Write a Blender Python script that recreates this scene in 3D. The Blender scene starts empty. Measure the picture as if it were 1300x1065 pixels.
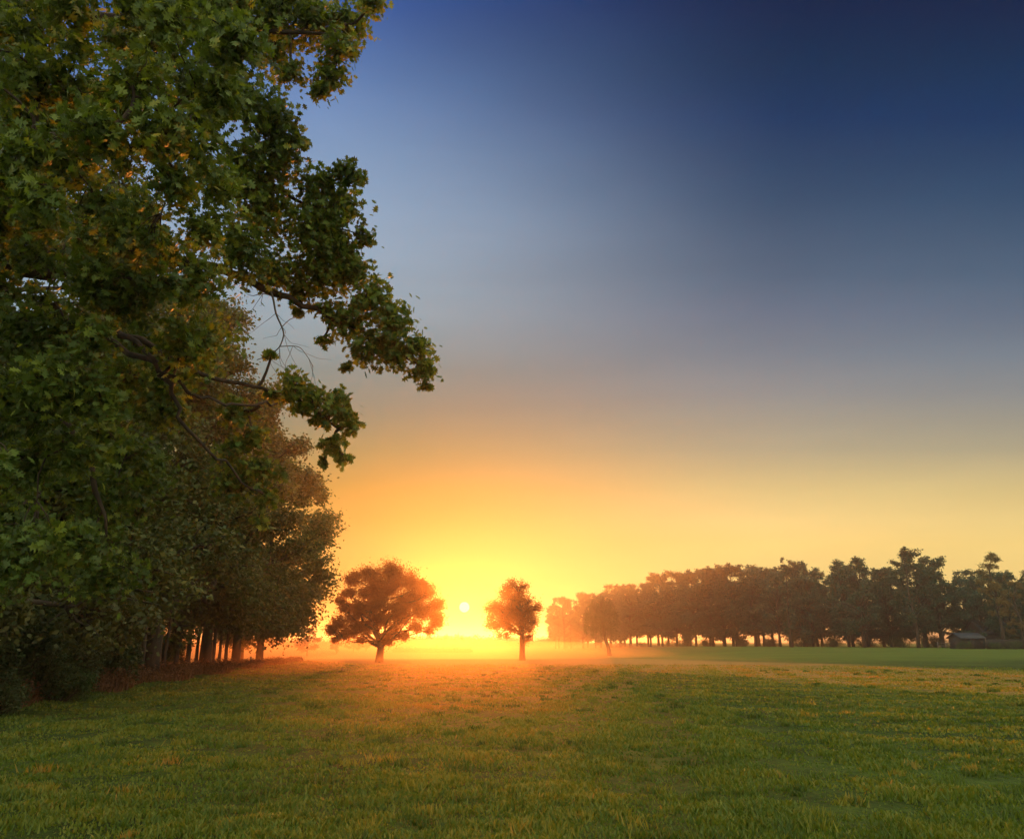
import bpy, math, random
import numpy as np
C = bpy.context.scene.collection
R = math.radians
# ------------------------------------------------------------------ camera model
F = 1011.0; CX, CY = 650.0, 487.5; HORY = 815.0; CAMZ = 1.75
P = math.atan((HORY-CY)/F)
SUN_AZ, SUN_EL = None, None
def ray(px, py):
    x = (px-CX)/F; u = (CY-py)/F
    return np.array([x, math.cos(P)-u*math.sin(P), math.sin(P)+u*math.cos(P)])
def at(px, py, D):
    return np.array([0, 0, CAMZ]) + ray(px, py)*D
def onray(px, py, Y):
    d = ray(px, py); return np.array([0, 0, CAMZ]) + d*(Y/d[1])
_s = ray(589.5, 770.5); _s /= np.linalg.norm(_s)
SUN = _s
SUN_EL = math.asin(_s[2]); SUN_AZ = math.atan2(_s[0], _s[1])

def sstep(a, b, x):
    t = np.clip((np.asarray(x, float)-a)/(b-a), 0, 1); return t*t*(3-2*t)
def hz(x, y):
    """height of the field"""
    x = np.asarray(x, float); y = np.asarray(y, float)
    z = 0.62*sstep(50, 165, y)*sstep(8, 70, x)
    z = z - 0.9*sstep(84, 150, y)*(1-sstep(0, 55, x))*(1-sstep(300, 500, y))
    z = z + 0.35*sstep(-11, -17, x)*sstep(0, 10, y)*(1-sstep(66, 80, y))
    d = np.hypot(x, y); k = 1-sstep(45, 90, d)
    z = z + k*(0.022*np.sin(1.7*x+0.9*y+1)*np.sin(1.1*y-0.6*x) + 0.013*np.sin(4.1*x-2.3*y)*np.sin(3.3*y+1.9*x+2)
               + 0.007*np.sin(9.3*x+5*y)*np.sin(8.1*y-4*x))
    return z
def ground_at(px, py):
    d = ray(px, py); t = 3.0
    while t < 3000:
        p = np.array([0, 0, CAMZ])+d*t
        if p[2] <= float(hz(p[0], p[1])): return p
        t *= 1.002
    return p

# ------------------------------------------------------------------ node helpers
def srgb(r, g, b):
    f = lambda c: (c/255)/12.92 if c/255 <= 0.04045 else ((c/255+0.055)/1.055)**2.4
    return (f(r), f(g), f(b), 1)
def mat(name):
    m = bpy.data.materials.new(name); m.use_nodes = True
    nt = m.node_tree; nt.nodes.clear(); return m, nt
def N(nt, t, **kw):
    n = nt.nodes.new(t)
    for k, v in kw.items():
        if k == 'inp':
            for a, b in v.items(): n.inputs[a].default_value = b
        else: setattr(n, k, v)
    return n
def ramp(nt, stops, fac, interp='LINEAR'):
    n = nt.nodes.new('ShaderNodeValToRGB'); cr = n.color_ramp; cr.interpolation = interp
    while len(cr.elements) > 1: cr.elements.remove(cr.elements[-1])
    cr.elements[0].position = stops[0][0]; cr.elements[0].color = stops[0][1]
    for p, c in stops[1:]:
        e = cr.elements.new(p); e.color = c
    nt.links.new(fac, n.inputs[0]); return n.outputs[0]
def mth(nt, op, a, b=None, c=None, clamp=False):
    n = nt.nodes.new('ShaderNodeMath'); n.operation = op; n.use_clamp = clamp
    for i, v in enumerate((a, b, c)):
        if v is None: continue
        if isinstance(v, (int, float)): n.inputs[i].default_value = v
        else: nt.links.new(v, n.inputs[i])
    return n.outputs[0]
def mixc(nt, fac, a, b, mode='MIX'):
    n = nt.nodes.new('ShaderNodeMix'); n.data_type = 'RGBA'; n.blend_type = mode
    for i, v in ((0, fac), (6, a), (7, b)):
        if isinstance(v, (int, float, tuple)): n.inputs[i].default_value = v
        else: nt.links.new(v, n.inputs[i])
    return n.outputs[2]
def sm(nt, x, a, b):
    n = nt.nodes.new('ShaderNodeMapRange'); n.interpolation_type = 'SMOOTHSTEP'
    n.inputs[1].default_value = a; n.inputs[2].default_value = b
    nt.links.new(x, n.inputs[0]); return n.outputs[0]

def foliage(name, stops, transl=0.4, hue=0.25, nscale=0.5, tcol=None):
    m, nt = mat(name)
    a = N(nt, 'ShaderNodeAttribute', attribute_name='rnd')
    oi = N(nt, 'ShaderNodeObjectInfo')
    tc = N(nt, 'ShaderNodeTexCoord')
    no = N(nt, 'ShaderNodeTexNoise', inp={'Scale': nscale, 'Detail': 2.0}); nt.links.new(tc.outputs['Object'], no.inputs['Vector'])
    f = mth(nt, 'ADD', mth(nt, 'MULTIPLY', a.outputs['Fac'], 0.62), mth(nt, 'MULTIPLY', mth(nt, 'SUBTRACT', no.outputs['Fac'], 0.3), 0.7), clamp=True)
    col = ramp(nt, stops, f)
    hs = N(nt, 'ShaderNodeHueSaturation'); nt.links.new(col, hs.inputs['Color'])
    nt.links.new(mth(nt, 'ADD', mth(nt, 'MULTIPLY', oi.outputs['Random'], 0.06*hue/0.25), 0.5-0.03*hue/0.25), hs.inputs['Hue'])
    nt.links.new(mth(nt, 'ADD', mth(nt, 'MULTIPLY', oi.outputs['Random'], 0.5), 0.75), hs.inputs['Value'])
    pr = N(nt, 'ShaderNodeBsdfPrincipled', inp={'Roughness': 0.55, 'Specular IOR Level': 0.35})
    nt.links.new(hs.outputs[0], pr.inputs['Base Color'])
    tr = N(nt, 'ShaderNodeBsdfTranslucent')
    nt.links.new(mixc(nt, 1.0, hs.outputs[0], tcol or (1.7, 1.35, 0.5, 1), 'MULTIPLY'), tr.inputs[0])
    mx = N(nt, 'ShaderNodeMixShader', inp={0: transl})
    nt.links.new(pr.outputs[0], mx.inputs[1]); nt.links.new(tr.outputs[0], mx.inputs[2])
    o = N(nt, 'ShaderNodeOutputMaterial'); nt.links.new(mx.outputs[0], o.inputs[0])
    return m
def c4(r, g, b): return (r, g, b, 1)
M = {}
M['oak_leaf'] = foliage('oak_leaf', [(0, c4(.028, .044, .009)), (.4, c4(.080, .118, .017)), (.70, c4(.190, .225, .028)), (.93, c4(.27, .21, .025)), (1, c4(.42, .10, .03))], .42)
M['wood_leaf'] = foliage('wood_leaf', [(0, c4(.032, .046, .011)), (.5, c4(.078, .096, .018)), (.85, c4(.155, .145, .024)), (1, c4(.19, .12, .03))], .34)
M['lone_leaf'] = foliage('lone_leaf', [(0, c4(.16, .065, .014)), (.5, c4(.30, .115, .020)), (1, c4(.44, .15, .028))], .68, hue=.05, tcol=(2.0, 1.3, .6, 1))  # orange sun glare on the lone trees is painted into this leaf colour
M['far_leaf'] = foliage('far_leaf', [(0, c4(.018, .044, .026)), (.5, c4(.034, .078, .042)), (1, c4(.075, .105, .045))], .30, nscale=.15)
M['shrub_leaf'] = foliage('shrub_leaf', [(0, c4(.020, .038, .010)), (.6, c4(.045, .070, .014)), (1, c4(.09, .09, .02))], .3)
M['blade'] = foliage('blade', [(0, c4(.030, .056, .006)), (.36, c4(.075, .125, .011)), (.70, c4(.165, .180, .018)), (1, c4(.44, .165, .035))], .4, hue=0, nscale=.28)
M['weed'] = foliage('weed', [(0, c4(.06, .045, .016)), (.5, c4(.15, .075, .028)), (1, c4(.30, .17, .07))], .45, nscale=.6)

def simple(name, ca, cb, scale=4, rough=.85, bump=.3, stretch=(1, 1, 1), metal=0):
    m, nt = mat(name)
    tc = N(nt, 'ShaderNodeTexCoord'); mp = N(nt, 'ShaderNodeMapping'); mp.inputs['Scale'].default_value = stretch
    nt.links.new(tc.outputs['Object'], mp.inputs[0])
    no = N(nt, 'ShaderNodeTexNoise', inp={'Scale': scale, 'Detail': 6.0, 'Roughness': .65}); nt.links.new(mp.outputs[0], no.inputs['Vector'])
    col = ramp(nt, [(.3, c4(*ca)), (.7, c4(*cb))], no.outputs['Fac'])
    pr = N(nt, 'ShaderNodeBsdfPrincipled', inp={'Roughness': rough, 'Metallic': metal, 'Specular IOR Level': .25}); nt.links.new(col, pr.inputs['Base Color'])
    bp = N(nt, 'ShaderNodeBump', inp={'Strength': bump, 'Distance': .03}); nt.links.new(no.outputs['Fac'], bp.inputs['Height'])
    nt.links.new(bp.outputs[0], pr.inputs['Normal'])
    o = N(nt, 'ShaderNodeOutputMaterial'); nt.links.new(pr.outputs[0], o.inputs[0]); return m
M['bark'] = simple('bark', (.022, .016, .011), (.075, .052, .034), 7, .9, .8, (1, 1, .25))
M['dead_wood'] = simple('dead_wood', (.10, .075, .06), (.22, .18, .15), 9, .9, .4, (1, 1, .3))
M['roof'] = simple('roof_sheet', (.018, .022, .026), (.035, .04, .045), 1.5, .6, .1)
M['plank'] = simple('plank', (.018, .015, .013), (.042, .034, .028), 3, .85, .3, (4, 4, .4))
M['dark_door'] = simple('dark_door', (.02, .018, .016), (.04, .035, .03), 3)
M['brick'] = simple('brick', (.16, .07, .045), (.26, .12, .08), 8)
M['post'] = simple('post', (.05, .035, .025), (.12, .09, .06), 12)

# ------------------------------------------------------------------ object helpers
def tag(o, label=None, cat=None, group=None, kind=None):
    if label: o['label'] = label
    if cat: o['category'] = cat
    if group: o['group'] = group
    if kind: o['kind'] = kind
    return o
def empty(name, loc, rz=0):
    o = bpy.data.objects.new(name, None); C.objects.link(o); o.empty_display_size = .5
    o.location = tuple(float(v) for v in loc); o.rotation_euler = (0, 0, rz); return o
class MB:
    def __init__(s): s.v = []; s.f = []; s.a = []; s.n = 0
    def add(s, v, f, a=None):
        v = np.asarray(v, np.float32).reshape(-1, 3)
        s.v.append(v); s.a.append(np.zeros(len(v), np.float32) if a is None else np.asarray(a, np.float32))
        for ff in ([f] if isinstance(f, np.ndarray) else f):
            s.f.append(np.asarray(ff, np.int32)+s.n)
        s.n += len(v)
    def tube(s, pts, rad, sides=6, cap=True):
        pts = np.asarray(pts, float); n = len(pts); rad = np.asarray(rad, float)
        tg = np.gradient(pts, axis=0); tg /= np.linalg.norm(tg, axis=1)[:, None]+1e-9
        ref = np.where(np.abs(tg[:, 2:3]) > .9, np.array([[1., 0, 0]]), np.array([[0., 0, 1]]))
        if abs(tg[0, 2]) > .7: ref = np.tile(np.array([[1., 0, 0]]), (n, 1))
        else: ref = np.tile(np.array([[0., 0, 1]]), (n, 1))
        u = np.cross(tg, ref); u /= np.linalg.norm(u, axis=1)[:, None]+1e-9; w = np.cross(tg, u)
        an = np.arange(sides)*2*math.pi/sides
        v = pts[:, None]+rad[:, None, None]*(np.cos(an)[None, :, None]*u[:, None]+np.sin(an)[None, :, None]*w[:, None])
        i = np.arange(n-1)[:, None]*sides; j = np.arange(sides)[None]; k = (j+1) % sides
        q = np.stack([i+j, i+k, i+sides+k, i+sides+j], -1).reshape(-1, 4)
        fs = [q]
        if cap: fs += [np.arange(sides)[::-1][None], (np.arange(sides)+(n-1)*sides)[None]]
        s.add(v.reshape(-1, 3), fs)
    def box(s, x0, x1, y0, y1, z0, z1):
        v = [(x0, y0, z0), (x1, y0, z0), (x1, y1, z0), (x0, y1, z0), (x0, y0, z1), (x1, y0, z1), (x1, y1, z1), (x0, y1, z1)]
        s.add(v, np.array([(0, 3, 2, 1), (4, 5, 6, 7), (0, 1, 5, 4), (1, 2, 6, 5), (2, 3, 7, 6), (3, 0, 4, 7)]))
    def build(s, name, m, parent=None, smooth=False):
        V = np.concatenate(s.v); me = bpy.data.meshes.new(name)
        L = np.concatenate([f.reshape(-1) for f in s.f])
        tot = np.concatenate([np.full(len(f), f.shape[1], np.int32) for f in s.f])
        st = np.concatenate([[0], np.cumsum(tot)[:-1]]).astype(np.int32)
        me.vertices.add(len(V)); me.vertices.foreach_set('co', V.reshape(-1))
        me.loops.add(len(L)); me.loops.foreach_set('vertex_index', L.astype(np.int32))
        me.polygons.add(len(tot)); me.polygons.foreach_set('loop_start', st)
        if smooth: me.polygons.foreach_set('use_smooth', np.ones(len(tot), bool))
        at_ = me.attributes.new('rnd', 'FLOAT', 'POINT'); at_.data.foreach_set('value', np.concatenate(s.a))
        me.update(calc_edges=True); me.validate()
        me.materials.append(M[m] if isinstance(m, str) else m)
        o = bpy.data.objects.new(name, me); C.objects.link(o)
        if parent is not None: o.parent = parent
        return o
def copy_tree(o, parent=None):
    c = o.copy(); C.objects.link(c)
    if parent is not None: c.parent = parent
    for ch in list(o.children): copy_tree(ch, c)
    return c

# leaf templates: outline in (u along midrib 0..1, v across), fanned from an inner point
OAK = np.array([(0, 0), (.16, .10), (.22, .30), (.33, .12), (.48, .46), (.58, .14), (.76, .36), (.80, .10), (1, 0),
                (.80, -.10), (.76, -.36), (.58, -.14), (.48, -.46), (.33, -.12), (.22, -.30), (.16, -.10)])
RHO = np.array([(0, 0), (.45, .32), (1, 0), (.5, -.32)])
SPRAY = np.array([(0, 0), (.35, .42), (.5, .12), (.9, .3), (.95, -.2), (.45, -.4)])
def leaves(mb, rng, pos, size, tpl=RHO, droop=.35, flat=.5, a=None):
    n = len(pos)
    if n == 0: return
    th = rng.uniform(0, 2*math.pi, n)
    d = np.stack([np.cos(th), np.sin(th), rng.normal(-droop, .45, n)], 1); d /= np.linalg.norm(d, axis=1)[:, None]
    nr = np.stack([rng.normal(0, 1, n), rng.normal(0, 1, n), rng.normal(flat, .8, n)], 1)
    s = np.cross(d, nr); s /= np.linalg.norm(s, axis=1)[:, None]+1e-9
    nn = np.cross(s, d)
    sz = size*rng.uniform(.5, 1.3, n)
    K = len(tpl); uv = tpl
    bend = -.25*(uv[:, 0]**2) - .35*np.abs(uv[:, 1])*rng.uniform(-.3, 1, (n, 1))
    v = pos[:, None] + sz[:, None, None]*(uv[None, :, 0:1]*d[:, None] + uv[None, :, 1:2]*s[:, None] + bend[:, :, None]*nn[:, None])
    if a is None: a = rng.uniform(0, 1, n)
    if K == 4:
        q = np.arange(n)[:, None]*4+np.array([0, 1, 2, 3]); q = np.concatenate([q[:, [0, 1, 2]], q[:, [0, 2, 3]]])
        mb.add(v.reshape(-1, 3), q, np.repeat(a, 4))
    else:
        c = pos[:, None] + sz[:, None, None]*(.48*d[:, None] - .04*nn[:, None])
        v = np.concatenate([v, c], 1)
        k = np.arange(K); f = np.stack([k, (k+1) % K, np.full(K, K)], 1)
        q = (np.arange(n)[:, None, None]*(K+1)+f[None]).reshape(-1, 3)
        mb.add(v.reshape(-1, 3), q, np.repeat(a, K+1))

def curve(a, b, rng, n=6, wob=.08, sag=0.0):
    a = np.asarray(a, float); b = np.asarray(b, float); t = np.linspace(0, 1, n)[:, None]
    L = np.linalg.norm(b-a)
    p = a+(b-a)*t
    w = rng.normal(0, wob*L, (2, 3))
    p = p+np.sin(t*math.pi)*w[0]+np.sin(2*t*math.pi)*w[1]*.4
    p[:, 2] += (np.sin(t[:, 0]*math.pi))*sag*L
    return p
def trunk_at(tp, z):
    z = min(max(z, tp[0][2]), tp[-1][2]); i = 0
    while i < len(tp)-2 and tp[i+1][2] < z: i += 1
    k = (z-tp[i][2])/(tp[i+1][2]-tp[i][2]+1e-9); return tp[i]*(1-k)+tp[i+1]*k
def grow(rng, tp, tr, clumps, nleaf, size, tpl=RHO, subs=10, spread=.30, vflat=.75, droop=.35, wood=None, leaf=None, rise=.45, rbr=.3, gap=0.0, att=.16):
    """trunk tube + a limb to every clump + twigs inside it; leaves round the twig tips"""
    wood = wood or MB(); leaf = leaf or MB(); tp = np.asarray(tp, float)
    wood.tube(tp, tr, 9)
    vol = np.array([c[3]**2 for c in clumps]); share = vol/vol.sum()
    for c, sh in zip(clumps, share):
        ce = np.array(c[:3]); r = c[3]; hd = math.hypot(ce[0]-tp[0][0], ce[1]-tp[0][1])
        za = ce[2]-hd*rise-r*.5; za = max(za, tp[0][2]+(tp[-1][2]-tp[0][2])*att*rng.uniform(.9, 1.4))
        A = trunk_at(tp, za); k = (A[2]-tp[0][2])/(tp[-1][2]-tp[0][2]); r0 = max(min(np.interp(k, np.linspace(0, 1, len(tr)), tr)*.6, .05+r*.07)*rbr/.3, .018)
        lp = curve(A, ce, rng, 7, .07, .06); wood.tube(lp, np.linspace(r0, r0*.3, 7), 5, False)
        dirs = rng.normal(0, 1, (subs, 3)); dirs /= np.linalg.norm(dirs, axis=1)[:, None]
        rad = rng.uniform(.35, 1.0, subs)**.6
        tips = ce+dirs*rad[:, None]*r*np.array([1, 1, vflat])
        per = max(1, int(nleaf*sh/subs))
        for tpp in tips:
            wood.tube(curve(lp[5], tpp, rng, 4, .1), np.linspace(r0*.3, r0*.08+.004, 4), 4, False)
            m = int(per*rng.uniform(.5, 1.5))
            if rng.random() < gap: m = int(m*.15)
            # a twig of leaves: mostly between centre and tip, fluffier at the tip
            t = rng.uniform(.3, 1.05, m)[:, None]
            pos = ce*(1-t)+tpp*t+rng.normal(0, 1, (m, 3))*r*spread*np.array([1, 1, vflat])*(.4+.6*rng.random((m, 1)))
            leaves(leaf, rng, pos, size, tpl, droop, .5, np.clip(rng.normal(.45, .22, m)+rng.normal(0, .08), 0, 1))
    return wood, leaf
def crown_clumps(rng, h, z0, rad, n, shape='round', rc=.34):
    out = []
    for i in range(n):
        t = rng.random()**.85
        if shape == 'round': prof = math.sqrt(max(0.05, 1-(2*t*.96-.86)**2))
        elif shape == 'tall': prof = .45+.55*math.sin(math.pi*min(1, t*.85+.12))
        elif shape == 'low': prof = 1.0 if t < .3 else math.sqrt(max(.06, 1-((t-.3)/.75)**2))
        a = rng.uniform(0, 2*math.pi); q = rad*prof*(rng.uniform(.25, 1)**.5)*(1-rc*.6)
        r = rad*rc*rng.uniform(.65, 1.25)*(1-.35*t)
        z = z0+r*.4+(h-z0-r)*t
        out.append((q*math.cos(a), q*math.sin(a), z, r))
    return out
def tree(name, rng, h, z0, rad, nleaf, size, tr, leafmat, nclump=36, shape='round', lean=0, gap=.06, tpl=RHO, rc=.34, subs=10, parts=True):
    e = empty(name, (0, 0, 0))
    tp = np.array([(lean*h*t*t+.03*h*math.sin(4*t+rng.random()*6)*t, .02*h*math.sin(5*t+1)*t, h*.93*t-.3*(t == 0)) for t in np.linspace(0, 1, 8)])
    trr = tr*np.array([1.35, .95, .82, .7, .55, .4, .25, .08])
    cl = crown_clumps(rng, h, z0, rad, nclump, shape, rc)
    cl = [(c[0]+trunk_at(tp, c[2])[0], c[1], c[2], c[3]) for c in cl]
    w, l = grow(rng, tp, trr, cl, nleaf, size, tpl, subs=subs, gap=gap)
    w.build('trunk', 'bark', e, True); l.build('crown', leafmat, e)
    return e
def place(o, x, y, rz=0, s=1.0, sz=None, dz=0):
    o.location = (float(x), float(y), float(hz(x, y))+dz); o.rotation_euler = (0, 0, rz); o.scale = (s, s, sz or s)

# ------------------------------------------------------------------ world
W = bpy.data.worlds.new("World"); bpy.context.scene.world = W; W.use_nodes = True
nt = W.node_tree; nt.nodes.clear()
tc = N(nt, 'ShaderNodeTexCoord'); sep = N(nt, 'ShaderNodeSeparateXYZ'); nt.links.new(tc.outputs['Generated'], sep.inputs[0])
el = mth(nt, 'MULTIPLY', mth(nt, 'ARCTAN2', sep.outputs[2], mth(nt, 'MAXIMUM', sep.outputs[1], .02)), 180/math.pi)
az = mth(nt, 'MULTIPLY', mth(nt, 'ARCTAN2', sep.outputs[0], sep.outputs[1]), 180/math.pi)
e90 = mth(nt, 'DIVIDE', mth(nt, 'ADD', el, 10), 60)
def st(l): return [((e+10)/60, (max(a, 0), max(b, 0), max(c, 0), 1)) for e, a, b, c in l]
NEAR_T = [(-10.00, 0.3000, 0.1300, 0.0400), (-0.50, 0.5200, 0.2200, 0.0400), (1.80, 0.5500, 0.3000, 0.0500), (4.73, 0.5700, 0.3900, 0.0785), (6.08, 0.5600, 0.3700, 0.0850), (8.27, 0.5150, 0.3200, 0.0650), (10.48, 0.4300, 0.2980, 0.0650), (13.28, 0.2850, 0.2760, 0.1200), (16.11, 0.2150, 0.2500, 0.1850), (18.94, 0.2000, 0.2740, 0.2610), (22.90, 0.3000, 0.3987, 0.4556), (28.46, 0.3136, 0.4250, 0.5594), (33.82, 0.2368, 0.3589, 0.5599), (38.92, 0.1342, 0.2421, 0.4943), (43.46, 0.0524, 0.1350, 0.4281), (52.00, 0.0524, 0.1350, 0.4281)]
FAR_T = [(-10.00, 0.2000, 0.1300, 0.0600), (-0.50, 1.0146, 0.7261, 0.2408), (6.62, 1.0146, 0.7261, 0.2408), (8.27, 0.9147, 0.6849, 0.2586), (10.48, 0.6976, 0.5507, 0.2407), (13.28, 0.4308, 0.3859, 0.2525), (17.24, 0.2645, 0.2818, 0.2840), (20.07, 0.1803, 0.2287, 0.2826), (22.90, 0.1206, 0.1716, 0.2486), (25.69, 0.0704, 0.1270, 0.2057), (31.17, 0.0238, 0.0723, 0.1547), (36.41, 0.0021, 0.0368, 0.1253), (39.90, 0.0000, 0.0270, 0.0906), (43.46, 0.0000, 0.0151, 0.0667), (52.00, 0.0000, 0.0151, 0.0667)]
NEAR = st(NEAR_T); FAR = st(FAR_T)
near = ramp(nt, NEAR, e90); far = ramp(nt, FAR, e90)
ax = mth(nt, 'MULTIPLY', mth(nt, 'ARCSINE', sep.outputs[0]), 180/math.pi)
tmix = mth(nt, 'POWER', sm(nt, ax, -13, 20), mth(nt, 'SUBTRACT', 1, mth(nt, 'MULTIPLY', sm(nt, el, 26, 42), .5)))
sky = mixc(nt, tmix, near, far)
fill = mth(nt, 'MAXIMUM', sm(nt, el, 52, 70), sm(nt, mth(nt, 'ABSOLUTE', az), 48, 85))
FILLC = (1.45, 1.45, 1.15, 1)
stv = N(nt, 'ShaderNodeMapping'); stv.inputs['Scale'].default_value = (1.3, 1.3, 7); stv.inputs['Rotation'].default_value = (.12, .05, 0); nt.links.new(tc.outputs['Generated'], stv.inputs[0])
stn = N(nt, 'ShaderNodeTexNoise', inp={'Scale': 2.2, 'Detail': 5.0, 'Roughness': .55}); nt.links.new(stv.outputs[0], stn.inputs['Vector'])
veil = mth(nt, 'ADD', mth(nt, 'MULTIPLY', stn.outputs['Fac'], .22), .89)
sky = mixc(nt, 1.0, sky, veil, 'MULTIPLY')
sky = mixc(nt, fill, sky, FILLC)
# glow and disc of the low sun
dt = N(nt, 'ShaderNodeVectorMath', operation='DOT_PRODUCT'); nt.links.new(tc.outputs['Generated'], dt.inputs[0]); dt.inputs[1].default_value = tuple(SUN)
ang = mth(nt, 'MULTIPLY', mth(nt, 'ARCCOSINE', mth(nt, 'MINIMUM', dt.outputs['Value'], .9999999)), 180/math.pi)
g1 = mth(nt, 'EXPONENT', mth(nt, 'MULTIPLY', ang, -1/2.0)); g2 = mth(nt, 'EXPONENT', mth(nt, 'MULTIPLY', ang, -1/7.0))
glow = mixc(nt, 1.0, mixc(nt, g1, (0, 0, 0, 1), (.18, .22, 0, 1)), mixc(nt, g2, (0, 0, 0, 1), (.0, .0, 0, 1)), 'ADD')
sky = mixc(nt, 1.0, sky, glow, 'ADD')
disc = mth(nt, 'MULTIPLY', mth(nt, 'SUBTRACT', 1.0, sm(nt, ang, .27, .35)), 30.0)
sky = mixc(nt, 1.0, sky, mixc(nt, disc, (0, 0, 0, 1), (1, 1, .85, 1)), 'ADD')
nis = N(nt, 'ShaderNodeTexSky', sky_type='NISHITA'); nis.sun_disc = False; nis.sun_elevation = SUN_EL; nis.sun_rotation = SUN_AZ
nis.dust_density = 3; 
b1 = N(nt, 'ShaderNodeBackground', inp={1: 1.0}); nt.links.new(sky, b1.inputs[0])
b2 = N(nt, 'ShaderNodeBackground', inp={1: 0.05}); nt.links.new(nis.outputs[0], b2.inputs[0])
mx = N(nt, 'ShaderNodeMixShader', inp={0: 0.06})
ad = N(nt, 'ShaderNodeMixShader', inp={0: 0.05}); nt.links.new(b1.outputs[0], ad.inputs[1]); nt.links.new(b2.outputs[0], ad.inputs[2])
wo = N(nt, 'ShaderNodeOutputWorld'); nt.links.new(ad.outputs[0], wo.inputs[0])
W.cycles.sampling_method = 'MANUAL'; W.cycles.sample_map_resolution = 512

sl = bpy.data.lights.new('sun', 'SUN'); sl.energy = 5.0; sl.angle = R(.6); sl.color = (1, .28, .045)
so = bpy.data.objects.new('sun', sl); C.objects.link(so); so.location = (0, 0, 60)
from mathutils import Vector
so.rotation_euler = Vector(tuple(-SUN)).to_track_quat('-Z', 'Y').to_euler()

# ------------------------------------------------------------------ ground
m, nt = mat('field')
tc = N(nt, 'ShaderNodeTexCoord'); V = tc.outputs['Object']
def noise(scale, detail=4, vec=None, rough=.55):
    n = N(nt, 'ShaderNodeTexNoise', inp={'Scale': scale, 'Detail': detail, 'Roughness': rough}); nt.links.new(vec or V, n.inputs['Vector']); return n.outputs['Fac']
n1 = noise(.09, 3); n2 = noise(1.1, 6, rough=.7); n3 = noise(9, 5, rough=.7)
mpn = N(nt, 'ShaderNodeMapping'); mpn.inputs['Scale'].default_value = (.03, .25, 1); nt.links.new(V, mpn.inputs[0])
n4 = noise(1, 4, mpn.outputs[0])
f = mth(nt, 'ADD', mth(nt, 'MULTIPLY', n1, .35), mth(nt, 'ADD', mth(nt, 'MULTIPLY', n2, .4), mth(nt, 'MULTIPLY', n3, .25)))
col = ramp(nt, [(.36, c4(.016, .022, .006)), (.48, c4(.034, .052, .008)), (.58, c4(.066, .098, .013)), (.70, c4(.15, .125, .035))], f)
sp = N(nt, 'ShaderNodeSeparateXYZ'); nt.links.new(V, sp.inputs[0])
# sunlit strip across the right of the field, painted into the ground colour
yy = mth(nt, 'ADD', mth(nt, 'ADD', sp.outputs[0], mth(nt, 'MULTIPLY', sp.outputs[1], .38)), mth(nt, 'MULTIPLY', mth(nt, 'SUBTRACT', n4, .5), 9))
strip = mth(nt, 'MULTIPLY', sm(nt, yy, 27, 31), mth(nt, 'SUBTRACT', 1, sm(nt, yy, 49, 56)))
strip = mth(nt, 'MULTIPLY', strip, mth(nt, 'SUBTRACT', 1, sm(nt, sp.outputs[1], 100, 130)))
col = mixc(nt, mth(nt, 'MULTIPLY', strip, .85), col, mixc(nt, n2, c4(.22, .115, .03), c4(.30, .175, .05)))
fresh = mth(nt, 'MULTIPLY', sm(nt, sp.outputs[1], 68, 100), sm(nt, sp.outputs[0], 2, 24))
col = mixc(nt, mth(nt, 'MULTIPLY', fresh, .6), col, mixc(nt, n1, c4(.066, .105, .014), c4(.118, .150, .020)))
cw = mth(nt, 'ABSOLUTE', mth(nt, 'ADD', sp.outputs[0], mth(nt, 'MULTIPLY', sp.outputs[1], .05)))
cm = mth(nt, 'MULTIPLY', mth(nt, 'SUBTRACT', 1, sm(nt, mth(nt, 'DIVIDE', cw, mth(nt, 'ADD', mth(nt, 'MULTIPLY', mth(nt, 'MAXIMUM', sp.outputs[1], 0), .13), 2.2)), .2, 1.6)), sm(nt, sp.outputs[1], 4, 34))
col = mixc(nt, mth(nt, 'MULTIPLY', cm, .85), col, mixc(nt, n2, c4(.24, .095, .02), c4(.40, .16, .035)))  # orange glare down the sun line, painted into the ground colour
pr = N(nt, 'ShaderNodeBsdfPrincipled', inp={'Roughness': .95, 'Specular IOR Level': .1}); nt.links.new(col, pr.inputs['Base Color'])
bp = N(nt, 'ShaderNodeBump', inp={'Strength': .9, 'Distance': .06}); nt.links.new(mth(nt, 'ADD', n2, n3), bp.inputs['Height']); nt.links.new(bp.outputs[0], pr.inputs['Normal'])
o = N(nt, 'ShaderNodeOutputMaterial'); nt.links.new(pr.outputs[0], o.inputs[0]); M['field'] = m
rr = np.concatenate([[0], np.geomspace(1.5, 3000, 330)]); nA = 420
an = np.linspace(0, 2*math.pi, nA, endpoint=False)
# more spokes towards the view
an = np.sort(np.concatenate([np.linspace(R(50), R(130), 300), np.linspace(R(130), R(410), 120, endpoint=False)[1:]])); nA = len(an)
X = rr[1:, None]*np.cos(an); Y = rr[1:, None]*np.sin(an); Z = hz(X, Y)
g = MB(); v = np.stack([X, Y, Z], -1).reshape(-1, 3); v = np.concatenate([v, [[0, 0, float(hz(0, 0))]]])
i = np.arange(len(rr)-2)[:, None]*nA; j = np.arange(nA)[None]; k = (j+1) % nA
q = np.stack([i+j, i+nA+j, i+nA+k, i+k], -1).reshape(-1, 4)
c0 = np.stack([np.full(nA, len(v)-1), np.arange(nA), (np.arange(nA)+1) % nA], 1)
g.add(v, [q, c0]); o = g.build('field', 'field', None, True); tag(o, kind='structure')

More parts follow.
